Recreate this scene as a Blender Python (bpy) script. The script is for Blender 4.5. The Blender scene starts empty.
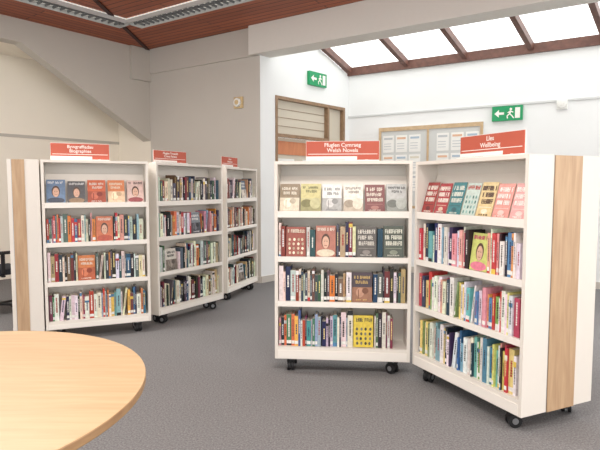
import bpy, math, random
import bmesh
from mathutils import Vector, Matrix
random.seed(11)
sc=bpy.context.scene
sc.view_settings.view_transform='Standard'
sc.view_settings.look='None'

def lin(c):
    r=[]
    for v in c[:3]:
        v=v/255.0
        r.append(v/12.92 if v<=0.04045 else ((v+0.055)/1.055)**2.4)
    return (r[0],r[1],r[2],1.0)

# ---------------------------------------------------------------- materials
def mat(name,rgb,rough=0.5,metal=0.0,noise=0.0,nscale=20,bump=0.0,emit=0.0,spec=0.4):
    m=bpy.data.materials.new(name); m.use_nodes=True
    nt=m.node_tree; b=nt.nodes['Principled BSDF']
    c=lin(rgb)
    b.inputs['Base Color'].default_value=c
    b.inputs['Roughness'].default_value=rough
    b.inputs['Metallic'].default_value=metal
    b.inputs['Specular IOR Level'].default_value=spec
    tc=nt.nodes.new('ShaderNodeTexCoord')
    n=nt.nodes.new('ShaderNodeTexNoise'); n.inputs['Scale'].default_value=nscale; n.inputs['Detail'].default_value=4
    nt.links.new(tc.outputs['Object'],n.inputs['Vector'])
    k=max(noise,0.006)
    r=nt.nodes.new('ShaderNodeValToRGB')
    r.color_ramp.elements[0].position=0.3; r.color_ramp.elements[1].position=0.7
    r.color_ramp.elements[0].color=(c[0]*(1-k),c[1]*(1-k),c[2]*(1-k),1)
    r.color_ramp.elements[1].color=(min(1,c[0]*(1+k)),min(1,c[1]*(1+k)),min(1,c[2]*(1+k)),1)
    nt.links.new(n.outputs['Fac'],r.inputs['Fac']); nt.links.new(r.outputs['Color'],b.inputs['Base Color'])
    if bump>0:
        bp=nt.nodes.new('ShaderNodeBump'); bp.inputs['Strength'].default_value=bump; bp.inputs['Distance'].default_value=0.01
        nt.links.new(n.outputs['Fac'],bp.inputs['Height']); nt.links.new(bp.outputs['Normal'],b.inputs['Normal'])
    if emit>0:
        b.inputs['Emission Color'].default_value=c; b.inputs['Emission Strength'].default_value=emit
    return m

def wood(name,c1,c2,scale=(1,12,12),rough=0.45,rot=0.0):
    m=bpy.data.materials.new(name); m.use_nodes=True
    nt=m.node_tree; b=nt.nodes['Principled BSDF']; b.inputs['Roughness'].default_value=rough
    tc=nt.nodes.new('ShaderNodeTexCoord'); mp=nt.nodes.new('ShaderNodeMapping')
    mp.inputs['Scale'].default_value=scale; mp.inputs['Rotation'].default_value=(0,0,rot)
    n=nt.nodes.new('ShaderNodeTexNoise'); n.inputs['Scale'].default_value=3.5; n.inputs['Detail'].default_value=7; n.inputs['Distortion'].default_value=0.6
    r=nt.nodes.new('ShaderNodeValToRGB')
    r.color_ramp.elements[0].position=0.3; r.color_ramp.elements[0].color=lin(c1)
    r.color_ramp.elements[1].position=0.7; r.color_ramp.elements[1].color=lin(c2)
    nt.links.new(tc.outputs['Object'],mp.inputs['Vector']); nt.links.new(mp.outputs['Vector'],n.inputs['Vector'])
    nt.links.new(n.outputs['Fac'],r.inputs['Fac']); nt.links.new(r.outputs['Color'],b.inputs['Base Color'])
    return m

def planks(name,rot):
    m=bpy.data.materials.new(name); m.use_nodes=True
    nt=m.node_tree; b=nt.nodes['Principled BSDF']; b.inputs['Roughness'].default_value=0.5
    tc=nt.nodes.new('ShaderNodeTexCoord'); mp=nt.nodes.new('ShaderNodeMapping')
    mp.inputs['Rotation'].default_value=(0,0,rot)
    br=nt.nodes.new('ShaderNodeTexBrick')
    br.inputs['Color1'].default_value=lin((184,98,60)); br.inputs['Color2'].default_value=lin((160,80,48)); br.inputs['Mortar'].default_value=lin((70,30,18))
    br.inputs['Scale'].default_value=1.0; br.inputs['Mortar Size'].default_value=0.007; br.inputs['Brick Width'].default_value=3.2; br.inputs['Row Height'].default_value=0.1
    mp2=nt.nodes.new('ShaderNodeMapping'); mp2.inputs['Scale'].default_value=(1,14,1)
    n=nt.nodes.new('ShaderNodeTexNoise'); n.inputs['Scale'].default_value=3; n.inputs['Detail'].default_value=6
    r=nt.nodes.new('ShaderNodeValToRGB'); r.color_ramp.elements[0].position=.3; r.color_ramp.elements[0].color=(.62,.55,.5,1); r.color_ramp.elements[1].position=.65; r.color_ramp.elements[1].color=(1,1,1,1)
    mx=nt.nodes.new('ShaderNodeMixRGB'); mx.blend_type='MULTIPLY'; mx.inputs['Fac'].default_value=0.7
    nt.links.new(tc.outputs['Object'],mp.inputs['Vector']); nt.links.new(mp.outputs['Vector'],br.inputs['Vector'])
    nt.links.new(mp.outputs['Vector'],mp2.inputs['Vector']); nt.links.new(mp2.outputs['Vector'],n.inputs['Vector']); nt.links.new(n.outputs['Fac'],r.inputs['Fac'])
    nt.links.new(br.outputs['Color'],mx.inputs['Color1']); nt.links.new(r.outputs['Color'],mx.inputs['Color2'])
    nt.links.new(mx.outputs['Color'],b.inputs['Base Color'])
    return m

def carpet():
    m=bpy.data.materials.new('carpet'); m.use_nodes=True
    nt=m.node_tree; b=nt.nodes['Principled BSDF']; b.inputs['Roughness'].default_value=1.0; b.inputs['Specular IOR Level'].default_value=0.05
    tc=nt.nodes.new('ShaderNodeTexCoord')
    n=nt.nodes.new('ShaderNodeTexNoise'); n.inputs['Scale'].default_value=95; n.inputs['Detail'].default_value=6; n.inputs['Roughness'].default_value=0.8
    n2=nt.nodes.new('ShaderNodeTexNoise'); n2.inputs['Scale'].default_value=1.2
    r=nt.nodes.new('ShaderNodeValToRGB')
    r.color_ramp.elements[0].position=0.36; r.color_ramp.elements[0].color=lin((100,99,101))
    r.color_ramp.elements[1].position=0.66; r.color_ramp.elements[1].color=lin((152,151,151))
    mx=nt.nodes.new('ShaderNodeMixRGB'); mx.blend_type='MULTIPLY'; mx.inputs['Fac'].default_value=0.10
    bp=nt.nodes.new('ShaderNodeBump'); bp.inputs['Strength'].default_value=0.25; bp.inputs['Distance'].default_value=0.003
    nt.links.new(tc.outputs['Object'],n.inputs['Vector']); nt.links.new(tc.outputs['Object'],n2.inputs['Vector'])
    nt.links.new(n.outputs['Fac'],r.inputs['Fac']); nt.links.new(r.outputs['Color'],mx.inputs['Color1']); nt.links.new(n2.outputs['Fac'],mx.inputs['Color2'])
    nt.links.new(mx.outputs['Color'],b.inputs['Base Color']); nt.links.new(n.outputs['Fac'],bp.inputs['Height']); nt.links.new(bp.outputs['Normal'],b.inputs['Normal'])
    return m

def colmat():
    m=bpy.data.materials.new('printed_covers'); m.use_nodes=True
    nt=m.node_tree; b=nt.nodes['Principled BSDF']; b.inputs['Roughness'].default_value=0.4
    a=nt.nodes.new('ShaderNodeAttribute'); a.attribute_name='Col'
    tc=nt.nodes.new('ShaderNodeTexCoord'); n=nt.nodes.new('ShaderNodeTexNoise'); n.inputs['Scale'].default_value=45; n.inputs['Detail'].default_value=5
    r=nt.nodes.new('ShaderNodeValToRGB'); r.color_ramp.elements[0].position=.35; r.color_ramp.elements[0].color=(.72,.70,.68,1); r.color_ramp.elements[1].position=.6; r.color_ramp.elements[1].color=(1,1,1,1)
    mx=nt.nodes.new('ShaderNodeMixRGB'); mx.blend_type='MULTIPLY'; mx.inputs['Fac'].default_value=.6
    nt.links.new(tc.outputs['Object'],n.inputs['Vector']); nt.links.new(n.outputs['Fac'],r.inputs['Fac'])
    nt.links.new(a.outputs['Color'],mx.inputs['Color1']); nt.links.new(r.outputs['Color'],mx.inputs['Color2'])
    nt.links.new(mx.outputs['Color'],b.inputs['Base Color'])
    return m

def glass():
    m=bpy.data.materials.new('skylight_glass'); m.use_nodes=True
    nt=m.node_tree; nt.nodes.clear()
    o=nt.nodes.new('ShaderNodeOutputMaterial'); t=nt.nodes.new('ShaderNodeBsdfTransparent'); t.inputs['Color'].default_value=(0.97,0.98,0.98,1)
    d=nt.nodes.new('ShaderNodeBsdfTranslucent'); d.inputs['Color'].default_value=(0.76,0.79,0.78,1)
    tc=nt.nodes.new('ShaderNodeTexCoord')
    n=nt.nodes.new('ShaderNodeTexNoise'); n.inputs['Scale'].default_value=7; n.inputs['Detail'].default_value=9; n.inputs['Roughness'].default_value=.7
    r=nt.nodes.new('ShaderNodeValToRGB'); r.color_ramp.elements[0].position=0.42; r.color_ramp.elements[0].color=(0.05,)*3+(1,); r.color_ramp.elements[1].position=0.66; r.color_ramp.elements[1].color=(0.72,)*3+(1,)
    mx=nt.nodes.new('ShaderNodeMixShader')
    nt.links.new(tc.outputs['Object'],n.inputs['Vector'])
    nt.links.new(n.outputs['Fac'],r.inputs['Fac']); nt.links.new(r.outputs['Color'],mx.inputs['Fac'])
    nt.links.new(t.outputs[0],mx.inputs[1]); nt.links.new(d.outputs[0],mx.inputs[2]); nt.links.new(mx.outputs[0],o.inputs['Surface'])
    return m

M_white=mat('white_laminate',(226,220,211),0.45)
M_shelf=mat('white_shelf_edge',(236,231,223),0.4)
M_oak=wood('oak_end_panel',(174,142,110),(196,166,132),(10,10,1))
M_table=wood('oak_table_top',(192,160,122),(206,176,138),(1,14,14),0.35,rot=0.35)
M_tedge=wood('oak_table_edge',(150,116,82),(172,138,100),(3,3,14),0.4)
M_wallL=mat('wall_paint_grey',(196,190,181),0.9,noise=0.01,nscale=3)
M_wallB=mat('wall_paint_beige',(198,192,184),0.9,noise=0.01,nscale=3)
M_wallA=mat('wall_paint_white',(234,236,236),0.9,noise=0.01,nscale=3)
M_cream=mat('wall_cream_lit_tone',(246,238,224),0.9,noise=0.01,nscale=3)  # cream paint, albedo lightened to stand in for light in the alcove
M_beam=mat('beam_paint',(226,222,215),0.85)
M_carpet=carpet()
M_ceilL=planks('ceiling_planks_a',-math.atan2(.785,.619))
M_ceilR=planks('ceiling_planks_b',math.atan2(.541,.841))
M_dark=mat('seam_dark_wood',(60,26,18),0.6)
M_rafter=wood('rafter_brown',(92,60,52),(118,80,68),(4,4,4))
M_black=mat('black_rubber',(28,28,30),0.5)
M_metal=mat('grey_metal',(170,172,175),0.3,metal=0.8)
M_lam=mat('louvre_blade',(110,112,114),0.4)
M_red=mat('sign_red',(186,90,70),0.5)
M_signw=mat('sign_white',(240,236,230),0.5)
M_green=mat('exit_green',(24,140,88),0.4,emit=0.15)
M_plast=mat('white_plastic',(232,232,228),0.4)
M_strip=mat('louvre_trim',(196,196,194),0.4)
M_tan=mat('tan_plastic',(205,180,135),0.4)
M_emit=mat('lamp_diffuser',(250,248,240),0.4,emit=0.35)
M_frame=wood('window_frame_wood',(130,104,78),(156,126,98),(4,4,4))
M_pale=wood('pale_wood_frame',(186,158,122),(204,178,142),(4,4,4))
M_blind=mat('blind_cream',(206,198,182),0.8)
M_orange=wood('door_orange_wood',(196,122,84),(212,140,98),(4,4,1))
M_paper=mat('paper_sheet',(236,236,232),0.8)
M_books=colmat()
M_glass=glass()
M_seat=mat('chair_fabric',(44,46,52),0.9)

# ---------------------------------------------------------------- mesh helpers
def obj(name,me,parent=None):
    o=bpy.data.objects.new(name,me); sc.collection.objects.link(o)
    if parent: o.parent=parent
    return o
class MB:
    def __init__(s): s.v=[];s.f=[];s.m=[];s.c=[]
    def poly(s,pts,mi=0,col=None):
        b=len(s.v); s.v+= [tuple(p) for p in pts]; s.f.append(tuple(range(b,b+len(pts)))); s.m.append(mi); s.c.append(col or (1,1,1,1))
    def box(s,x0,x1,y0,y1,z0,z1,mi=0,col=None,T=None,top=None):
        P=[Vector((x,y,z)) for z in(z0,z1) for y in(y0,y1) for x in(x0,x1)]
        if T: P=[T(p) for p in P]
        b=len(s.v); s.v+=[tuple(p) for p in P]
        for i,q in enumerate([(0,2,3,1),(4,5,7,6),(0,1,5,4),(1,3,7,5),(3,2,6,7),(2,0,4,6)]):
            s.f.append(tuple(b+k for k in q)); s.m.append(mi)
            s.c.append((top if (top and i==1) else col) or (1,1,1,1))
    def prism(s,pts,vec,mi=0,col=None):
        n=len(pts); b=len(s.v); vec=Vector(vec)
        s.v+=[tuple(Vector(p)) for p in pts]+[tuple(Vector(p)+vec) for p in pts]
        s.f.append(tuple(range(b,b+n))[::-1]); s.f.append(tuple(range(b+n,b+2*n)))
        for i in range(n):
            j=(i+1)%n; s.f.append((b+i,b+j,b+n+j,b+n+i))
        for _ in range(n+2): s.m.append(mi); s.c.append(col or (1,1,1,1))
    def cyl(s,c,r,h,axis='z',n=20,mi=0,col=None):
        c=Vector(c); pts=[]
        for i in range(n):
            a=2*math.pi*i/n; u,w=math.cos(a)*r,math.sin(a)*r
            pts.append(c+Vector({'z':(u,w,-h/2),'x':(-h/2,u,w),'y':(u,-h/2,w)}[axis]))
        s.prism(pts,{'z':(0,0,h),'x':(h,0,0),'y':(0,h,0)}[axis],mi,col)
    def make(s,name,mats,parent=None,bevel=0,color=False):
        me=bpy.data.meshes.new(name); me.from_pydata(s.v,[],s.f)
        for mm in mats: me.materials.append(mm)
        for p,mi in zip(me.polygons,s.m): p.material_index=mi
        if color:
            at=me.color_attributes.new('Col','FLOAT_COLOR','CORNER')
            for p,c in zip(me.polygons,s.c):
                for li in p.loop_indices: at.data[li].color=c
        if not color:
            bm=bmesh.new(); bm.from_mesh(me); bmesh.ops.recalc_face_normals(bm,faces=bm.faces); bm.to_mesh(me); bm.free()
        o=obj(name,me,parent)
        if bevel:
            bv=o.modifiers.new('bev','BEVEL'); bv.width=bevel; bv.segments=2; bv.limit_method='ANGLE'; bv.angle_limit=math.radians(50)
        return o

# ---------------------------------------------------------------- room
C=Vector((-2.38,8.37)); P=Vector((-.54,7.15)); B=Vector((.80,8.65))
lL=Vector((-.619,-.785)); e1=(P-C).normalized(); d1=Vector((.849,-.528)); sW=(B-P).normalized()
nB=Vector((-e1.y,e1.x))
nL=Vector((lL.y,-lL.x)); 
if nL.x>0: nL=-nL
nA=Vector((-d1.y,d1.x))
nS=Vector((-sW.y,sW.x))
ZC=3.48; ZH=3.10
def W(p,z): return (p.x,p.y,z)

m=MB(); m.box(-9,10,-4,11,-0.1,0); m.make('floor',[M_carpet])

m=MB()
prof=[(0,ZC+.05),(0,2.06),(1.95,3.19),(9,3.19),(9,ZC+.05)]
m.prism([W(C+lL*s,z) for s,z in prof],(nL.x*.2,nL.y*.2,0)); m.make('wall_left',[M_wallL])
m=MB(); a=C+nL*.9-lL*0.6; b=C+nL*.9+lL*9
m.prism([W(a,0),W(b,0),W(b,3.3),W(a,3.3)],(nL.x*.1,nL.y*.1,0)); m.make('wall_alcove',[M_cream])
m=MB(); b=C+nL*.9
m.prism([W(C,0),W(b,0),W(b,3.3),W(C,3.3)],(nB.x*.1,nB.y*.1,0)); m.make('wall_alcove_end',[M_cream])
m=MB(); m.prism([W(C+nL*.9,3.2),W(C+nL*.2,3.2),W(C+nL*.2+lL*9,3.2),W(C+nL*.9+lL*9,3.2)],(0,0,.1)); m.make('ceiling_alcove',[M_cream])
m=MB(); a=C+nL*.88; b=C+nL*.88+lL*9
m.prism([W(a,2.05),W(b,2.05),W(b,2.09),W(a,2.09)],(nL.x*.02,nL.y*.02,0)); m.make('trim_dado',[M_wallL])
m=MB()
m.prism([W(C,2.98),W(C+lL*.35,2.98),W(C+lL*.35,ZC),W(C,ZC)],(-nL.x*.05,-nL.y*.05,0)); m.make('trim_boxing',[M_wallL],bevel=.005)
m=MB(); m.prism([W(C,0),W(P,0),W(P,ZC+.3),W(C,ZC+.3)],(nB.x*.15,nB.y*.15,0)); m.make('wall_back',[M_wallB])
m=MB(); a=C-nB*.03; b=P-nB*.03
m.prism([W(a,ZH),W(b,ZH),W(b,ZC),W(a,ZC)],(nB.x*.03,nB.y*.03,0)); m.make('trim_back',[M_wallB],bevel=.004)
m=MB(); a=P-e1*.12-nB*.1; b=P+e1*8-nB*.1
m.prism([W(a,ZH),W(b,ZH),W(b,ZC+.55),W(a,ZC+.55)],(nB.x*.3,nB.y*.3,0)); m.make('trim_beam',[M_beam],bevel=.006)
def side(s,z): return W(P+sW*s,z)
Ls=(B-P).length; ZE=3.15; ZR=3.88
s0,s1,z0,z1=.29,1.9,.95,2.61
def sloz(s): return ZR+(ZE-ZR)*s/Ls
m=MB()
for q in ([(0,0),(s0,0),(s0,sloz(s0)),(0,ZR)],[(s1,0),(Ls,0),(Ls,ZE),(s1,sloz(s1))],[(s0,0),(s1,0),(s1,z0),(s0,z0)],[(s0,z1),(s1,z1),(s1,sloz(s1)),(s0,sloz(s0))]):
    m.prism([side(s,z) for s,z in q],(nS.x*.12,nS.y*.12,0))
m.make('wall_side',[M_wallA])
m=MB()
def sbox(m,sa,sb,za,zb,off,th,mi):
    o=nS*off; m.prism([W(P+sW*sa+o,za),W(P+sW*sb+o,za),W(P+sW*sb+o,zb),W(P+sW*sa+o,zb)],(nS.x*th,nS.y*th,0),mi)
fw=.045
for (sa,sb,za,zb) in ((s0,s1,z1-fw,z1),(s0,s1,z0,z0+fw),(s0,s0+fw,z0+fw,z1-fw),(s1-fw,s1,z0+fw,z1-fw),(1.45,1.45+fw,z0+fw,z1-fw),(s0+fw,1.45,2.04,2.04+fw)):
    sbox(m,sa,sb,za,zb,-.01,.08,0)
sbox(m,s0+fw,1.45,2.085,z1-fw,.06,.01,1); sbox(m,s0+fw,1.45,z0+fw,2.04,.08,.01,1); sbox(m,1.495,s1-fw,z0+fw,z1-fw,.06,.01,1)
for z in (2.2,2.32,2.44): sbox(m,s0+fw,1.45,z,z+.006,.052,.008,0)
sbox(m,s0+fw,1.45,1.80,1.99,.06,.02,2); sbox(m,s0+fw,.75,z0+fw,1.74,.06,.02,3); sbox(m,.95,1.3,z0+fw,1.74,.06,.02,3); sbox(m,1.495,s1-fw,z0+fw,1.98,.05,.01,2)
m.make('window_1',[M_frame,M_blind,M_orange,M_paper])
m=MB(); b=B+d1*8; a=B-d1*.15
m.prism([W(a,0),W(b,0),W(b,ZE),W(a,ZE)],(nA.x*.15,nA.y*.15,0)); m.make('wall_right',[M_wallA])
m=MB(); a=B-nA*.02; b=B+d1*7.9-nA*.02
m.prism([W(a,2.46),W(b,2.46),W(b,2.485),W(a,2.485)],(nA.x*.02,nA.y*.02,0)); m.make('trim_conduit',[mat('conduit_grey',(206,208,208),.5)])
for nm,(pa,pb,nn) in {'baseboard_right':(B,B+d1*7.9,nA),'baseboard_side':(P,B,nS),'baseboard_back':(C,P,nB)}.items():
    m=MB(); m.prism([W(pa-nn*.015,0),W(pb-nn*.015,0),W(pb-nn*.015,.09),W(pa-nn*.015,.09)],(nn.x*.015,nn.y*.015,0)); m.make(nm,[M_wallB])
dn=-Vector((sW.x,sW.y)); run=Ls+.25; sl=(ZR-ZE)/Ls
def skp(s,t,dz=0):
    p=B+d1*s+dn*t; return Vector((p.x,p.y,ZE+sl*t+dz))
def bar(m,a,b,w,h,side_dir,mi=0):
    sd=Vector(side_dir)*w*.5
    m.prism([a-sd,a+sd,b+sd,b-sd],(0,0,h),mi)
m=MB()
D3=Vector((d1.x,d1.y,0)); T3=Vector((dn.x,dn.y,0))
for s in (0.04,1.0,1.88,2.76,3.62,4.5,5.4,6.3,7.2):
    bar(m,skp(s,-.05),skp(s,run),.07,.10,D3)
bar(m,skp(-.1,0,-.02),skp(7.9,0,-.02),.09,.13,T3)
m.poly([skp(-.1,-.05,.09),skp(7.9,-.05,.09),skp(7.9,run,.09),skp(-.1,run,.09)],1)
m.make('window_2',[M_rafter,M_glass])
far=P+e1*8+nB*.05; seamE=Vector((-2.2,-4)); Ce=C+nB*.05
m=MB(); m.prism([W(Ce,ZC),W(far,ZC),(far.x,-4,ZC),(seamE.x,-4,ZC)],(0,0,.1)); m.make('ceiling',[M_ceilR])
le=C+lL*9
m=MB(); m.prism([W(Ce,ZC),(seamE.x,-4,ZC),(-9,-4,ZC),(-9,le.y,ZC),W(le,ZC)],(0,0,.1)); m.make('ceiling_side',[M_ceilL])
m=MB(); a=Vector((C.x,C.y,ZC-.02)); b=Vector((seamE.x,-4,ZC-.02)); bar(m,a,b,.05,.02,(1,0,0)); m.make('trim_seam',[M_dark])

def louvre(p,d,L,w=.26):
    d=d.normalized(); n=Vector((-d.y,d.x)); m=MB()
    def q(s,o,z): v=p+d*s+n*o; return Vector((v.x,v.y,z))
    def b(s0,s1,o0,o1,z0,z1,mi): m.prism([q(s0,o0,z0),q(s1,o0,z0),q(s1,o1,z0),q(s0,o1,z0)],(0,0,z1-z0),mi)
    b(0,L,-w/2,w/2,ZC-.015,ZC,0)
    b(0,L,-w/2,-w/2+.02,ZC-.06,ZC-.015,1); b(0,L,w/2-.02,w/2,ZC-.06,ZC-.015,1); b(0,.015,-w/2,w/2,ZC-.06,ZC-.015,1); b(L-.015,L,-w/2,w/2,ZC-.06,ZC-.015,1)
    s=.08
    while s<L-.03:
        b(s,s+.016,-w/2+.02,w/2-.02,ZC-.045,ZC-.02,2); s+=.09
    b(0.02,L-.02,-.008,.008,ZC-.045,ZC-.02,2)
    m.make('ceiling_louvre_light',[M_emit,M_strip,M_lam])
S=Vector((-2.25,7.0))
louvre(S+lL*.05,lL,3.0); louvre(S+e1*.1,e1,3.2)

# ---------------------------------------------------------------- bookcases
def caster(m,x,y,ang=0.4):
    ca,sa=math.cos(ang),math.sin(ang)
    b=len(m.v)
    for dx in(-.018,.018): 
        m.cyl((dx,.012,.038),.038,.018,'x',20,2); m.cyl((dx,.012,.038),.018,.021,'x',12,3)
    m.cyl((0,.012,.038),.008,.05,'x',8,3)
    m.box(-.008,.008,-.02,.035,.03,.085,2)
    m.box(-.028,.028,-.022,.03,.072,.084,2)
    m.cyl((0,0,.088),.014,.02,'z',12,3); m.box(-.03,.03,-.03,.03,.094,.1,3)
    for i in range(b,len(m.v)):
        X,Y,Z=m.v[i]; m.v[i]=(X*ca-Y*sa+x,X*sa+Y*ca+y,Z)

PAL_DARK=[(30,30,36),(38,44,66),(58,48,50),(235,230,220),(228,222,210),(146,46,42),(90,92,98),(40,76,98),(190,164,124),(206,202,196),(120,44,50),(28,28,32),(68,94,80),(212,128,70),(112,86,70),(225,212,186),(238,234,226),(214,210,204)]
PAL_MIX=[(236,232,226),(40,46,70),(192,60,54),(240,236,228),(68,108,150),(226,188,84),(34,34,40),(212,146,152),(86,146,152),(194,194,198),(126,54,72),(236,226,206),(78,120,94),(216,126,74),(152,170,190),(238,236,232),(226,222,216)]
PAL_LIGHT=[(240,238,234),(236,230,224),(224,166,162),(200,68,68),(84,140,176),(236,210,126),(122,182,180),(50,60,90),(238,236,230),(220,226,232),(186,70,96),(130,164,104),(230,156,96),(44,44,52),(240,240,238),(232,228,226),(242,240,238)]
def contrast(c):
    return random.choice([(245,242,235),(240,220,150),(235,235,235)]) if sum(c)<360 else random.choice([(30,30,34),(160,40,40),(30,50,90),(60,60,60)])
CREAM=lin((236,228,210))
def spine(m,x,y,z,t,h,d,c,lean=0.0):
    T=(lambda p:Vector((p.x+(p.z-z)*lean,p.y,p.z))) if lean else None
    col=lin(c); y1=y+d; z=z+.0005
    m.box(x,x+.0016,y,y1,z,z+h,0,col,T); m.box(x+t-.0016,x+t,y,y1,z,z+h,0,col,T)
    m.box(x+.0016,x+t-.0016,y,y+.003,z,z+h,0,col,T)
    m.box(x+.0016,x+t-.0016,y+.003,y1-.003,z+.003,z+h-.004,0,CREAM,T)
    k=contrast(c); kc=lin(k); e=.0006; mid=x+t/2
    r=random.random(); w=t*random.uniform(.22,.36)
    if r<.85:
        a=h*random.uniform(.28,.4); bb=h*random.uniform(.7,.92); zz=a
        while zz<bb:
            L=random.uniform(.005,.014); m.box(mid-w/2,mid+w/2,y-e,y,z+zz,z+min(zz+L,bb),0,kc,T); zz+=L+.003
    if random.random()<.25:
        c2=lin(random.choice([(200,60,60),(230,200,90),(240,240,240),(40,40,40),(80,130,170)]))
        zz=h*random.choice([.0,.72,.86]); m.box(x,x+t,y-e*.6,y,z+zz,z+zz+h*random.uniform(.08,.14),0,c2,T)
    if random.random()<.45:
        m.box(x+.001,x+t-.001,y-e*1.5,y,z+.015,z+.038,0,lin((240,240,236)),T)
def faceout(m,x,y,z,w,h,spec,tilt=.25,t=.022):
    bg,fg,fig=spec[:3]; style=spec[3] if len(spec)>3 else 0
    cs,sn=math.cos(tilt),math.sin(tilt)
    def T(p):
        yy=p.y-y; zz=p.z-z
        return Vector((p.x,y+yy*cs+zz*sn,z+.001+zz*cs-yy*sn+t*sn))
    B_=lin(bg)
    m.box(x,x+w,y,y+.002,z,z+h,0,B_,T); m.box(x,x+w,y+t-.002,y+t,z,z+h,0,B_,T); m.box(x,x+.002,y+.002,y+t-.002,z,z+h,0,B_,T)
    m.box(x+.002,x+w-.003,y+.002,y+t-.002,z+.003,z+h-.003,0,CREAM,T)
    e=.0006; F=lin(fg)
    def blk(x0,x1,z0,z1,c,k=1): m.box(x+w*x0,x+w*x1,y-e*k,y,z+h*z0,z+h*z1,0,c,T)
    def ell(cx,cz,rx,rz,c,k=1):
        pts=[T(Vector((x+w*(cx+rx*math.cos(a)),y-e*k,z+h*(cz+rz*math.sin(a))))) for a in [2*math.pi*i/20 for i in range(20)]]
        m.poly(pts,0,c)
    def words(z0,hh,a,b_):
        xx=a; st=max(.012,hh*.22)
        while xx<b_-.03:
            lw=min(.075,hh*.8)*random.uniform(.7,1.1); k=random.randint(0,3)
            if random.random()<.12: xx+=lw; continue
            blk(xx,xx+st,z0,z0+hh,F,3)
            if k in(0,1): blk(xx+lw-st,xx+lw,z0,z0+hh,F,3)
            if k in(0,2): blk(xx,xx+lw,z0+hh*.82,z0+hh,F,3)
            if k in(1,2,3): blk(xx,xx+lw,z0+hh*.42,z0+hh*.6,F,3)
            if k in(0,3): blk(xx,xx+lw,z0,z0+hh*.18,F,3)
            xx+=lw+.022
    G=lin(fig)
    G2=lin([min(255,v+35) for v in fig]); G3=lin([max(0,v-35) for v in fig])
    if style==0:
        blk(0,1,0,.5,G); words(.78,.1,.1,.9); words(.62,.1,.18,.82); words(.05,.05,.2,.8)
        ell(.4,.32,.2,.17,G2,1.5); ell(.66,.38,.16,.1,G3,2); blk(.3,.34,.1,.42,G3,2.5)
    elif style==1:
        ell(.5,.12,.46,.12,G,1); ell(.5,.5,.22,.24,lin((90,64,52)),1.5); ell(.5,.46,.17,.2,lin((222,180,156)),2); words(.83,.1,.08,.92)
        blk(.43,.57,.35,.365,lin((150,70,66)),3); blk(.41,.46,.49,.505,lin((40,32,30)),3); blk(.54,.59,.49,.505,lin((40,32,30)),3)
    elif style==2:
        words(.76,.13,.08,.92); words(.57,.13,.08,.88); words(.38,.13,.12,.92); blk(.1,.9,.27,.29,G); ell(.5,.16,.2,.07,G,1); words(.04,.045,.2,.8)
    elif style==3:
        blk(0,1,0,.3,G); ell(.3,.3,.28,.14,G3,1.5); ell(.72,.3,.26,.2,G2,2); blk(0,1,.44,.47,G2,1); words(.82,.09,.1,.9); words(.68,.09,.2,.8)
    elif style==4:
        for i in range(4):
            for j in range(4):
                ell(.17+.22*i+random.uniform(-.03,.03),.12+.15*j,.06,.05,[G,G2,G3][(i+j)%3],1.5)
        words(.8,.12,.08,.92)
def row(m,x0,x1,z,pal,hr=(.19,.235),faces=None,dens=.985,y=.022):
    faces=dict(faces or {}) ; fx=sorted(faces.items()); x=x0; bias=0
    while x<x1-.03:
        if fx and x>=x0+(x1-x0)*fx[0][0]:
            w=.14; faceout(m,x+.004,y,z,w,random.uniform(.205,.225),fx[0][1],.14); x+=w+.012; fx.pop(0); continue
        if random.random()<.2: bias=random.uniform(-.02,.012)
        t=random.choice([.010,.013,.015,.018,.022,.026,.03,.036]); h=random.uniform(*hr)+bias
        if random.random()<.12: h*=.86
        c=random.choice(pal); c=tuple(max(10,min(250,v+random.randint(-14,14))) for v in c)
        if x+t>x1: break
        ln=.13 if (random.random()<.035 and x+t+h*.13<x1) else 0
        spine(m,x,y+random.uniform(-.006,.014),z,t,h,.13,c,ln)
        x+=t+.0008+h*ln
        if random.random()<(1-dens): 
            x+=.012

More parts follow.
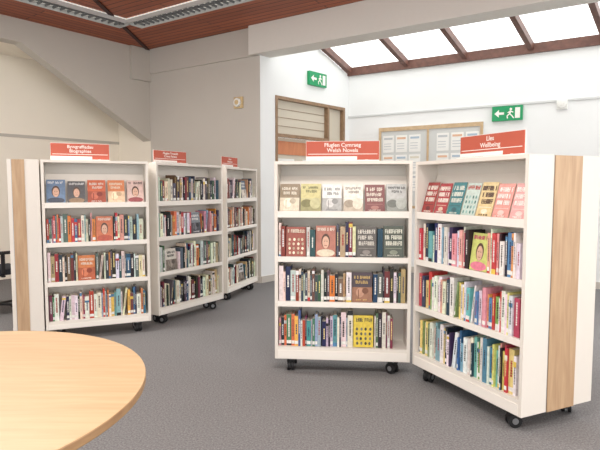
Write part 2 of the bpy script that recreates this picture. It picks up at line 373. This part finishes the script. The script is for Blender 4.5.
def bookcase(loc,ang,Wd,D=.24,core=None,rows=None,sign=None,name='mobile_bookcase',signpos=.25,signw=.46,tsize=.038,H=1.5,SH=(.19,.515,.835,1.15),signh=.135):
    """x along width, front faces -y"""
    m=MB(); t=.022
    m.box(0,t,0,D,.1,H); m.box(Wd-t,Wd,0,D,.1,H)
    m.box(t,Wd-t,D-.012,D,.1,H-.022)
    m.box(t,Wd-t,0,D,H-.022,H)
    m.box(t,Wd-t,0,D-.012,.1,SH[0])
    m.box(t,Wd-t,-.004,0,.105,SH[0]-.025,1)
    for z in SH[1:3]:
        m.box(t,Wd-t,.012,D-.012,z-.018,z); m.box(t,Wd-t,.0,.012,z-.034,z+.004,1)
    z=SH[3]; m.box(t,Wd-t,.012,D-.012,z-.018,z); m.box(t,Wd-t,0,.012,z-.034,z+.012,1)
    if rows and rows[0][0]=='F': 
        m.prism([(t+.001,.08,z),(t+.001,.165,z+.26),(t+.001,.17,z+.26),(t+.001,.085,z)],(Wd-2*t-.002,0,0))
    back=D
    if core:
        d2,d3=core
        m.box(0.0,Wd,D,D+d2,.1,H-.004,0)
        m.box(Wd,Wd+.006,D+.003,D+d2-.003,.1,H-.002,4); m.box(-.006,0,D+.003,D+d2-.003,.1,H-.002,4)
        m.box(0,Wd,D+d2,D+d2+d3,.1,H)
        m.box(-.002,Wd+.002,D-.001,D+.002,.1,H,3); 
        back=D+d2+d3
    for x in (.11,Wd-.11): caster(m,x,.05,random.uniform(-.5,.9)); caster(m,x,back-.06,random.uniform(-.5,.9))
    o=m.make(name,[M_white,M_shelf,M_black,M_metal,M_oak])
    o.location=(loc[0],loc[1],0); o.rotation_euler=(0,0,ang)
    if rows:
        b=MB()
        for i,r in enumerate(rows):
            if r[0]=='F':
                n=len(r[1]); pitch=(Wd-2*t-.01)/n
                for k,sp in enumerate(r[1]):
                    w=min(.15,pitch-.005)*random.uniform(.93,1); h=random.uniform(.19,.215)
                    faceout(b,t+.005+k*pitch+(pitch-w)/2,.028,SH[3],w,h,sp,.3,.018)
            else:
                row(b,t+.006,Wd-t-.006-(r[3] if len(r)>3 else 0),SH[3-i],r[1],faces=r[2] if len(r)>2 else None,hr=(.2,.255))
        b.make('books',[M_books],parent=o,color=True)
    if sign:
        s=MB(); xc=Wd*signpos+signw/2; sh=signh
        s.box(-signw/2,signw/2,-.003,.003,.012,sh,0)
        s.box(-signw/2-.003,signw/2+.003,.003,.007,.012,sh+.003,1)
        s.box(-signw/2,signw/2,-.03,.03,0.001,.008,1); s.box(-signw*.35,-signw*.35+.02,-.0035,.0035,.006,.013,1); s.box(signw*.35-.02,signw*.35,-.0035,.0035,.006,.013,1)
        s.box(-signw/2+.012,signw/2-.012,-.0045,-.003,sh*.35,sh*.38,1)
        s.box(-signw/2,signw*.2,-.0045,-.003,.012,sh*.25,1)
        so=s.make('shelf_topper_sign',[M_red,M_signw])
        c,sn=math.cos(ang),math.sin(ang); lx,ly=xc,.07
        so.location=(loc[0]+lx*c-ly*sn,loc[1]+lx*sn+ly*c,H); so.rotation_euler=(0,0,ang)
        for i,tx in enumerate(sign):
            cu=bpy.data.curves.new('sign_text','FONT'); cu.body=tx; cu.size=tsize; cu.align_x='CENTER'; cu.extrude=.0005; cu.offset=.0003
            cu.materials.append(M_signw)
            to=bpy.data.objects.new('lettering_%d'%(i+1),cu); sc.collection.objects.link(to); to.parent=so
            to.location=(0,-.0037,sh*.73-i*tsize*.97); to.rotation_euler=(math.pi/2,0,0)
    return o

def ang(a,b): return math.atan2(b[1]-a[1],b[0]-a[0])
HL=1.56; SL=(.17,.51,.85,1.185)
a=(-.18,3.66); b=(.776,3.573)
bookcase(a,ang(a,b),.955,.24,rows=[
 ('F',[((150,132,108),(250,244,230),(224,212,190),0),((206,198,140),(110,110,70),(160,156,110),3),((236,236,232),(110,110,110),(176,176,174),0),((238,232,222),(130,120,110),(196,182,164),3),((126,70,70),(240,230,216),(170,120,112),2),((192,194,192),(80,80,80),(146,150,144),3)]),
 ('S',PAL_DARK,{.02:((160,88,76),(240,230,210),(224,206,178),4),.27:((182,120,104),(240,230,215),(226,214,190),1),.6:((96,92,88),(225,220,210),(140,134,128),2),.8:((84,92,82),(235,235,220),(140,148,130),2)}),
 ('S',PAL_DARK,{.55:((74,60,68),(220,186,110),(156,110,84),0)}),
 ('S',PAL_MIX,{.62:((222,196,66),(50,50,44),(90,86,66),4)},.06)],sign=['Ffuglen Cymraeg','Welsh Novels'],signpos=.23,signw=.51,signh=.14,H=1.51)
a=(.785,3.55); b=(1.183,2.68)
bookcase(a,ang(a,b),.945,.185,core=(.215,.15),rows=[
 ('F',[((160,60,58),(240,230,220),(110,46,46),2),((170,60,66),(245,235,225),(220,190,170),2),((60,126,132),(240,240,230),(50,96,104),2),((196,212,204),(186,76,66),(110,154,148),4),((222,198,146),(90,64,54),(240,226,200),2),((222,152,142),(250,245,240),(234,196,188),2),((224,162,160),(250,245,240),(238,204,198),2)]),
 ('S',PAL_LIGHT,{.52:((208,214,126),(200,70,120),(226,130,152),1)}),
 ('S',PAL_LIGHT,{},.03),
 ('S',PAL_LIGHT+[(80,126,170),(64,104,150)],{},.02)],sign=['Lles','Wellbeing'],signpos=.38,signw=.49)
a=(-2.175,4.38); b=(-1.37,4.724); th1=ang(a,b)
bookcase(a,th1,.872,.22,rows=[
 ('F',[((110,136,168),(245,245,245),(70,78,94),1),((84,84,88),(240,240,240),(150,124,98),1),((206,100,60),(250,245,235),(166,72,46),0),((214,128,78),(250,240,220),(232,200,166),0),((222,192,184),(80,60,58),(150,70,74),1)]),
 ('S',PAL_MIX,{.45:((208,120,84),(245,240,230),(184,86,66),1)}),
 ('S',PAL_DARK,{.28:((216,128,70),(245,235,220),(184,92,54),0)}),
 ('S',PAL_MIX,{})],sign=['Bywgraffiadau','Biographies'],signpos=.09,signw=.47,H=HL,SH=SL,signh=.145)
ux,uy=math.cos(th1),math.sin(th1)
W0=.9
ex,ey=a[0]-ux*.012,a[1]-uy*.012
th0=math.atan2(-ux,uy)
D_all=.235
st=(ex-ux*D_all-uy*W0, ey-uy*D_all+ux*W0)
bookcase(st,th0,W0,.03,core=(.1,.105),H=HL,SH=SL)
a=(-1.35,4.90); b=(-.835,5.694)
bookcase(a,ang(a,b),.93,.2,rows=[('S',PAL_DARK,{}),('S',PAL_MIX,{.5:((130,138,146),(240,240,240),(76,76,84),0)}),('S',PAL_DARK,{.1:((210,206,196),(60,60,60),(120,110,100),0)}),('S',PAL_DARK,{})],sign=['Ffuglen Trosedd','Crime Fiction'],signpos=.04,signw=.42,tsize=.03,H=HL,SH=SL,signh=.12)
a=(-.84,5.95); b=(-.56,6.75)
bookcase(a,ang(a,b),.86,.2,rows=[('S',PAL_DARK,{.5:((104,120,136),(240,240,240),(200,190,180),0)}),('S',PAL_DARK,{}),('S',PAL_DARK,{}),('S',PAL_DARK,{.4:((200,200,200),(60,60,60),(120,110,100),0)})],sign=['Antur','Adventure'],signpos=.03,signw=.40,tsize=.03,H=HL,SH=SL,signh=.12)

# ---------------------------------------------------------------- round table
tab=bpy.data.objects.new('round_table',None); sc.collection.objects.link(tab); tab.location=(-1.11,1.42,0)
m=MB(); m.cyl((0,0,.737),.65,.026,'z',128,0); 
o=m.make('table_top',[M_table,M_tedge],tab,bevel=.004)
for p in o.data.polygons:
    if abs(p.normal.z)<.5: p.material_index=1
m=MB(); m.cyl((0,0,.38),.04,.69,'z',32,0); m.cyl((0,0,.714),.14,.02,'z',32,0)
for k in range(4):
    A=k*math.pi/2+.4; d=Vector((math.cos(A),math.sin(A),0)); n=Vector((-d.y,d.x,0))
    m.prism([d*.03-n*.025+Vector((0,0,.035)),d*.45-n*.018+Vector((0,0,.01)),d*.45+n*.018+Vector((0,0,.01)),d*.03+n*.025+Vector((0,0,.035))],(0,0,.025),0)
    q=d*.44; m.cyl((q.x,q.y,.006),.02,.012,'z',16,1)
m.make('table_pedestal',[M_metal,M_black],tab,bevel=.002)

# ---------------------------------------------------------------- office chair (far left)
m=MB()
for k in range(5):
    A=k*2*math.pi/5+.3; d=Vector((math.cos(A),math.sin(A),0)); n=Vector((-d.y,d.x,0))
    m.prism([d*.03-n*.02+Vector((0,0,.09)),d*.28-n*.014+Vector((0,0,.065)),d*.28+n*.014+Vector((0,0,.065)),d*.03+n*.02+Vector((0,0,.09))],(0,0,.025),0)
    q=d*.27; m.cyl((q.x,q.y,.03),.03,.04,'x',14,0); m.box(q.x-.008,q.x+.008,q.y-.008,q.y+.008,.03,.07,0)
m.cyl((0,0,.26),.025,.34,'z',16,0)
m.box(-.23,.23,-.22,.22,.43,.49,1); m.box(-.03,.03,.2,.28,.42,.45,0); m.box(-.03,.03,.25,.28,.42,.7,0); m.box(-.2,.2,.21,.26,.6,.98,1)
for sx in(-.27,.25): m.box(sx,sx+.02,-.02,.02,.45,.66,0); m.box(sx-.015,sx+.035,-.13,.12,.65,.68,0); m.box(min(sx,0),max(sx+.02,0),-.02,.02,.415,.435,0)
o=m.make('office_chair',[M_black,M_seat],bevel=.012); o.location=(-3.2,5.40,0); o.rotation_euler=(0,0,2.4)

# ---------------------------------------------------------------- wall items
def exit_sign(pt,wd,nn,z,w,h):
    m=MB(); a=math.atan2(wd.y,wd.x)
    m.box(-w/2,w/2,-.05,-.001,-h/2,h/2,0)
    y0,y1=-.0515,-.05
    def b(x0,x1,z0,z1): m.box(x0*w,x1*w,y0,y1,z0*h,z1*h,1)
    m.prism([(-.42*w,y0,0),(-.27*w,y0,.26*h),(-.27*w,y0,-.26*h)],(0,.0015,0),1); b(-.28,-.1,-.08,.08)
    b(.26,.42,-.36,.36)
    m.cyl((.12*w,-.0507,.27*h),.085*h,.0015,'y',12,1)
    def limb(xa,za,xb,zb,t=.035):
        A=Vector((xa*w,y0,za*h)); Bv=Vector((xb*w,y0,zb*h)); d=(Bv-A).normalized(); n=Vector((-d.z,0,d.x))*t*w*.5
        m.prism([A-n,A+n,Bv+n,Bv-n],(0,.0015,0),1)
    limb(.12,.17,.08,-.08,.06); limb(.11,.14,.02,.02); limb(.12,.14,.2,.04); limb(.08,-.06,.0,-.18); limb(.0,-.18,.02,-.36); limb(.09,-.06,.16,-.18); limb(.16,-.18,.22,-.36)
    o=m.make('emergency_exit_sign',[M_green,M_signw]); o.location=(pt.x,pt.y,z); o.rotation_euler=(0,0,a)
exit_sign(P+sW*1.17,sW,nS,2.95,.40,.20)
exit_sign(B+d1*2.47,d1,nA,2.35,.40,.20)
def disc(name,pt,wd,z,r,mats):
    m=MB()
    m.box(-r*1.3,r*1.3,-.03,-.001,-r*1.3,r*1.3,0)
    m.cyl((0,-.045,0),r,.03,'y',24,1); m.cyl((0,-.062,0),r*.55,.012,'y',24,0)
    o=m.make(name,mats,bevel=.004); o.location=(pt.x,pt.y,z); o.rotation_euler=(0,0,math.atan2(wd.y,wd.x))
disc('fire_alarm_sounder',C+e1*1.84,e1,2.50,.06,[M_tan,M_plast])
disc('smoke_detector',B+d1*3.15,d1,2.42,.05,[M_plast,M_plast])
m=MB()
def ab(sa,sb,za,zb,off,th,mi):
    m.prism([W(B+d1*sa-nA*off,za),W(B+d1*sb-nA*off,za),W(B+d1*sb-nA*off,zb),W(B+d1*sa-nA*off,zb)],(nA.x*th,nA.y*th,0),mi)
ab(.55,2.15,1.0,2.26,.02,.019,0)
ab(.55,2.15,2.2,2.26,.035,.015,1); ab(.55,2.15,1.0,1.04,.035,.015,1); ab(.55,.59,1.04,2.2,.035,.015,1); ab(2.11,2.15,1.04,2.2,.035,.015,1); ab(1.33,1.36,1.04,2.2,.035,.015,1)
for i in range(7):
    for j in range(3):
        s=.62+i*.215; 
        if i==3: continue
        ab(s,s+.18,1.87-j*.3,2.13-j*.3,.024,.004,2)
        ab(s+.02,s+.16,2.07-j*.3,2.1-j*.3,.026,.002,3+(i+j)%4)
        for k in range(3): ab(s+.02,s+.14,1.92-j*.3+k*.04,1.93-j*.3+k*.04,.026,.002,3)
m.make('notice_board',[mat('board_grey',(206,208,206),.8),M_pale,M_paper,mat('print_grey',(190,194,198),.8),mat('print_orange',(220,180,150),.8),mat('print_blue',(170,188,204),.8),mat('print_sand',(214,208,192),.8)])

# ---------------------------------------------------------------- lighting
w=bpy.data.worlds.new('World'); sc.world=w; w.use_nodes=True
bg=w.node_tree.nodes['Background']; bg.inputs['Color'].default_value=(1,.997,.985,1); bg.inputs['Strength'].default_value=2.45
def lamp(kind,name,loc,rot,energy,**k):
    l=bpy.data.lights.new(name,kind); l.energy=energy
    for a_,v in k.items(): setattr(l,a_,v)
    o=bpy.data.objects.new(name,l); sc.collection.objects.link(o); o.location=loc; o.rotation_euler=rot; return o
d=Vector((-.25,-.55,-1)); q=d.to_track_quat('-Z','Y').to_euler()
lamp('SUN','sun',(3,9,8),q,4.5,angle=math.radians(35),color=(1,.98,.95))
for i,(x,y,e) in enumerate(((0,1.2,80),(-2.6,4.1,100),(2.6,.6,88),(-3.6,1.0,55))):
    lamp('AREA','overhead_fill_light',(x,y,3.40),(0,0,0),e,shape='RECTANGLE',size=1.4,size_y=.6,color=(1,.96,.90))  # added overhead fill lights, out of view, no fixtures modelled

cam=bpy.data.cameras.new('camera'); co=bpy.data.objects.new('camera',cam); sc.collection.objects.link(co)
cam.sensor_width=36; cam.lens=36*520/600; co.location=(0,0,1.33); co.rotation_euler=(math.radians(90-4.18),0,0)
sc.camera=co
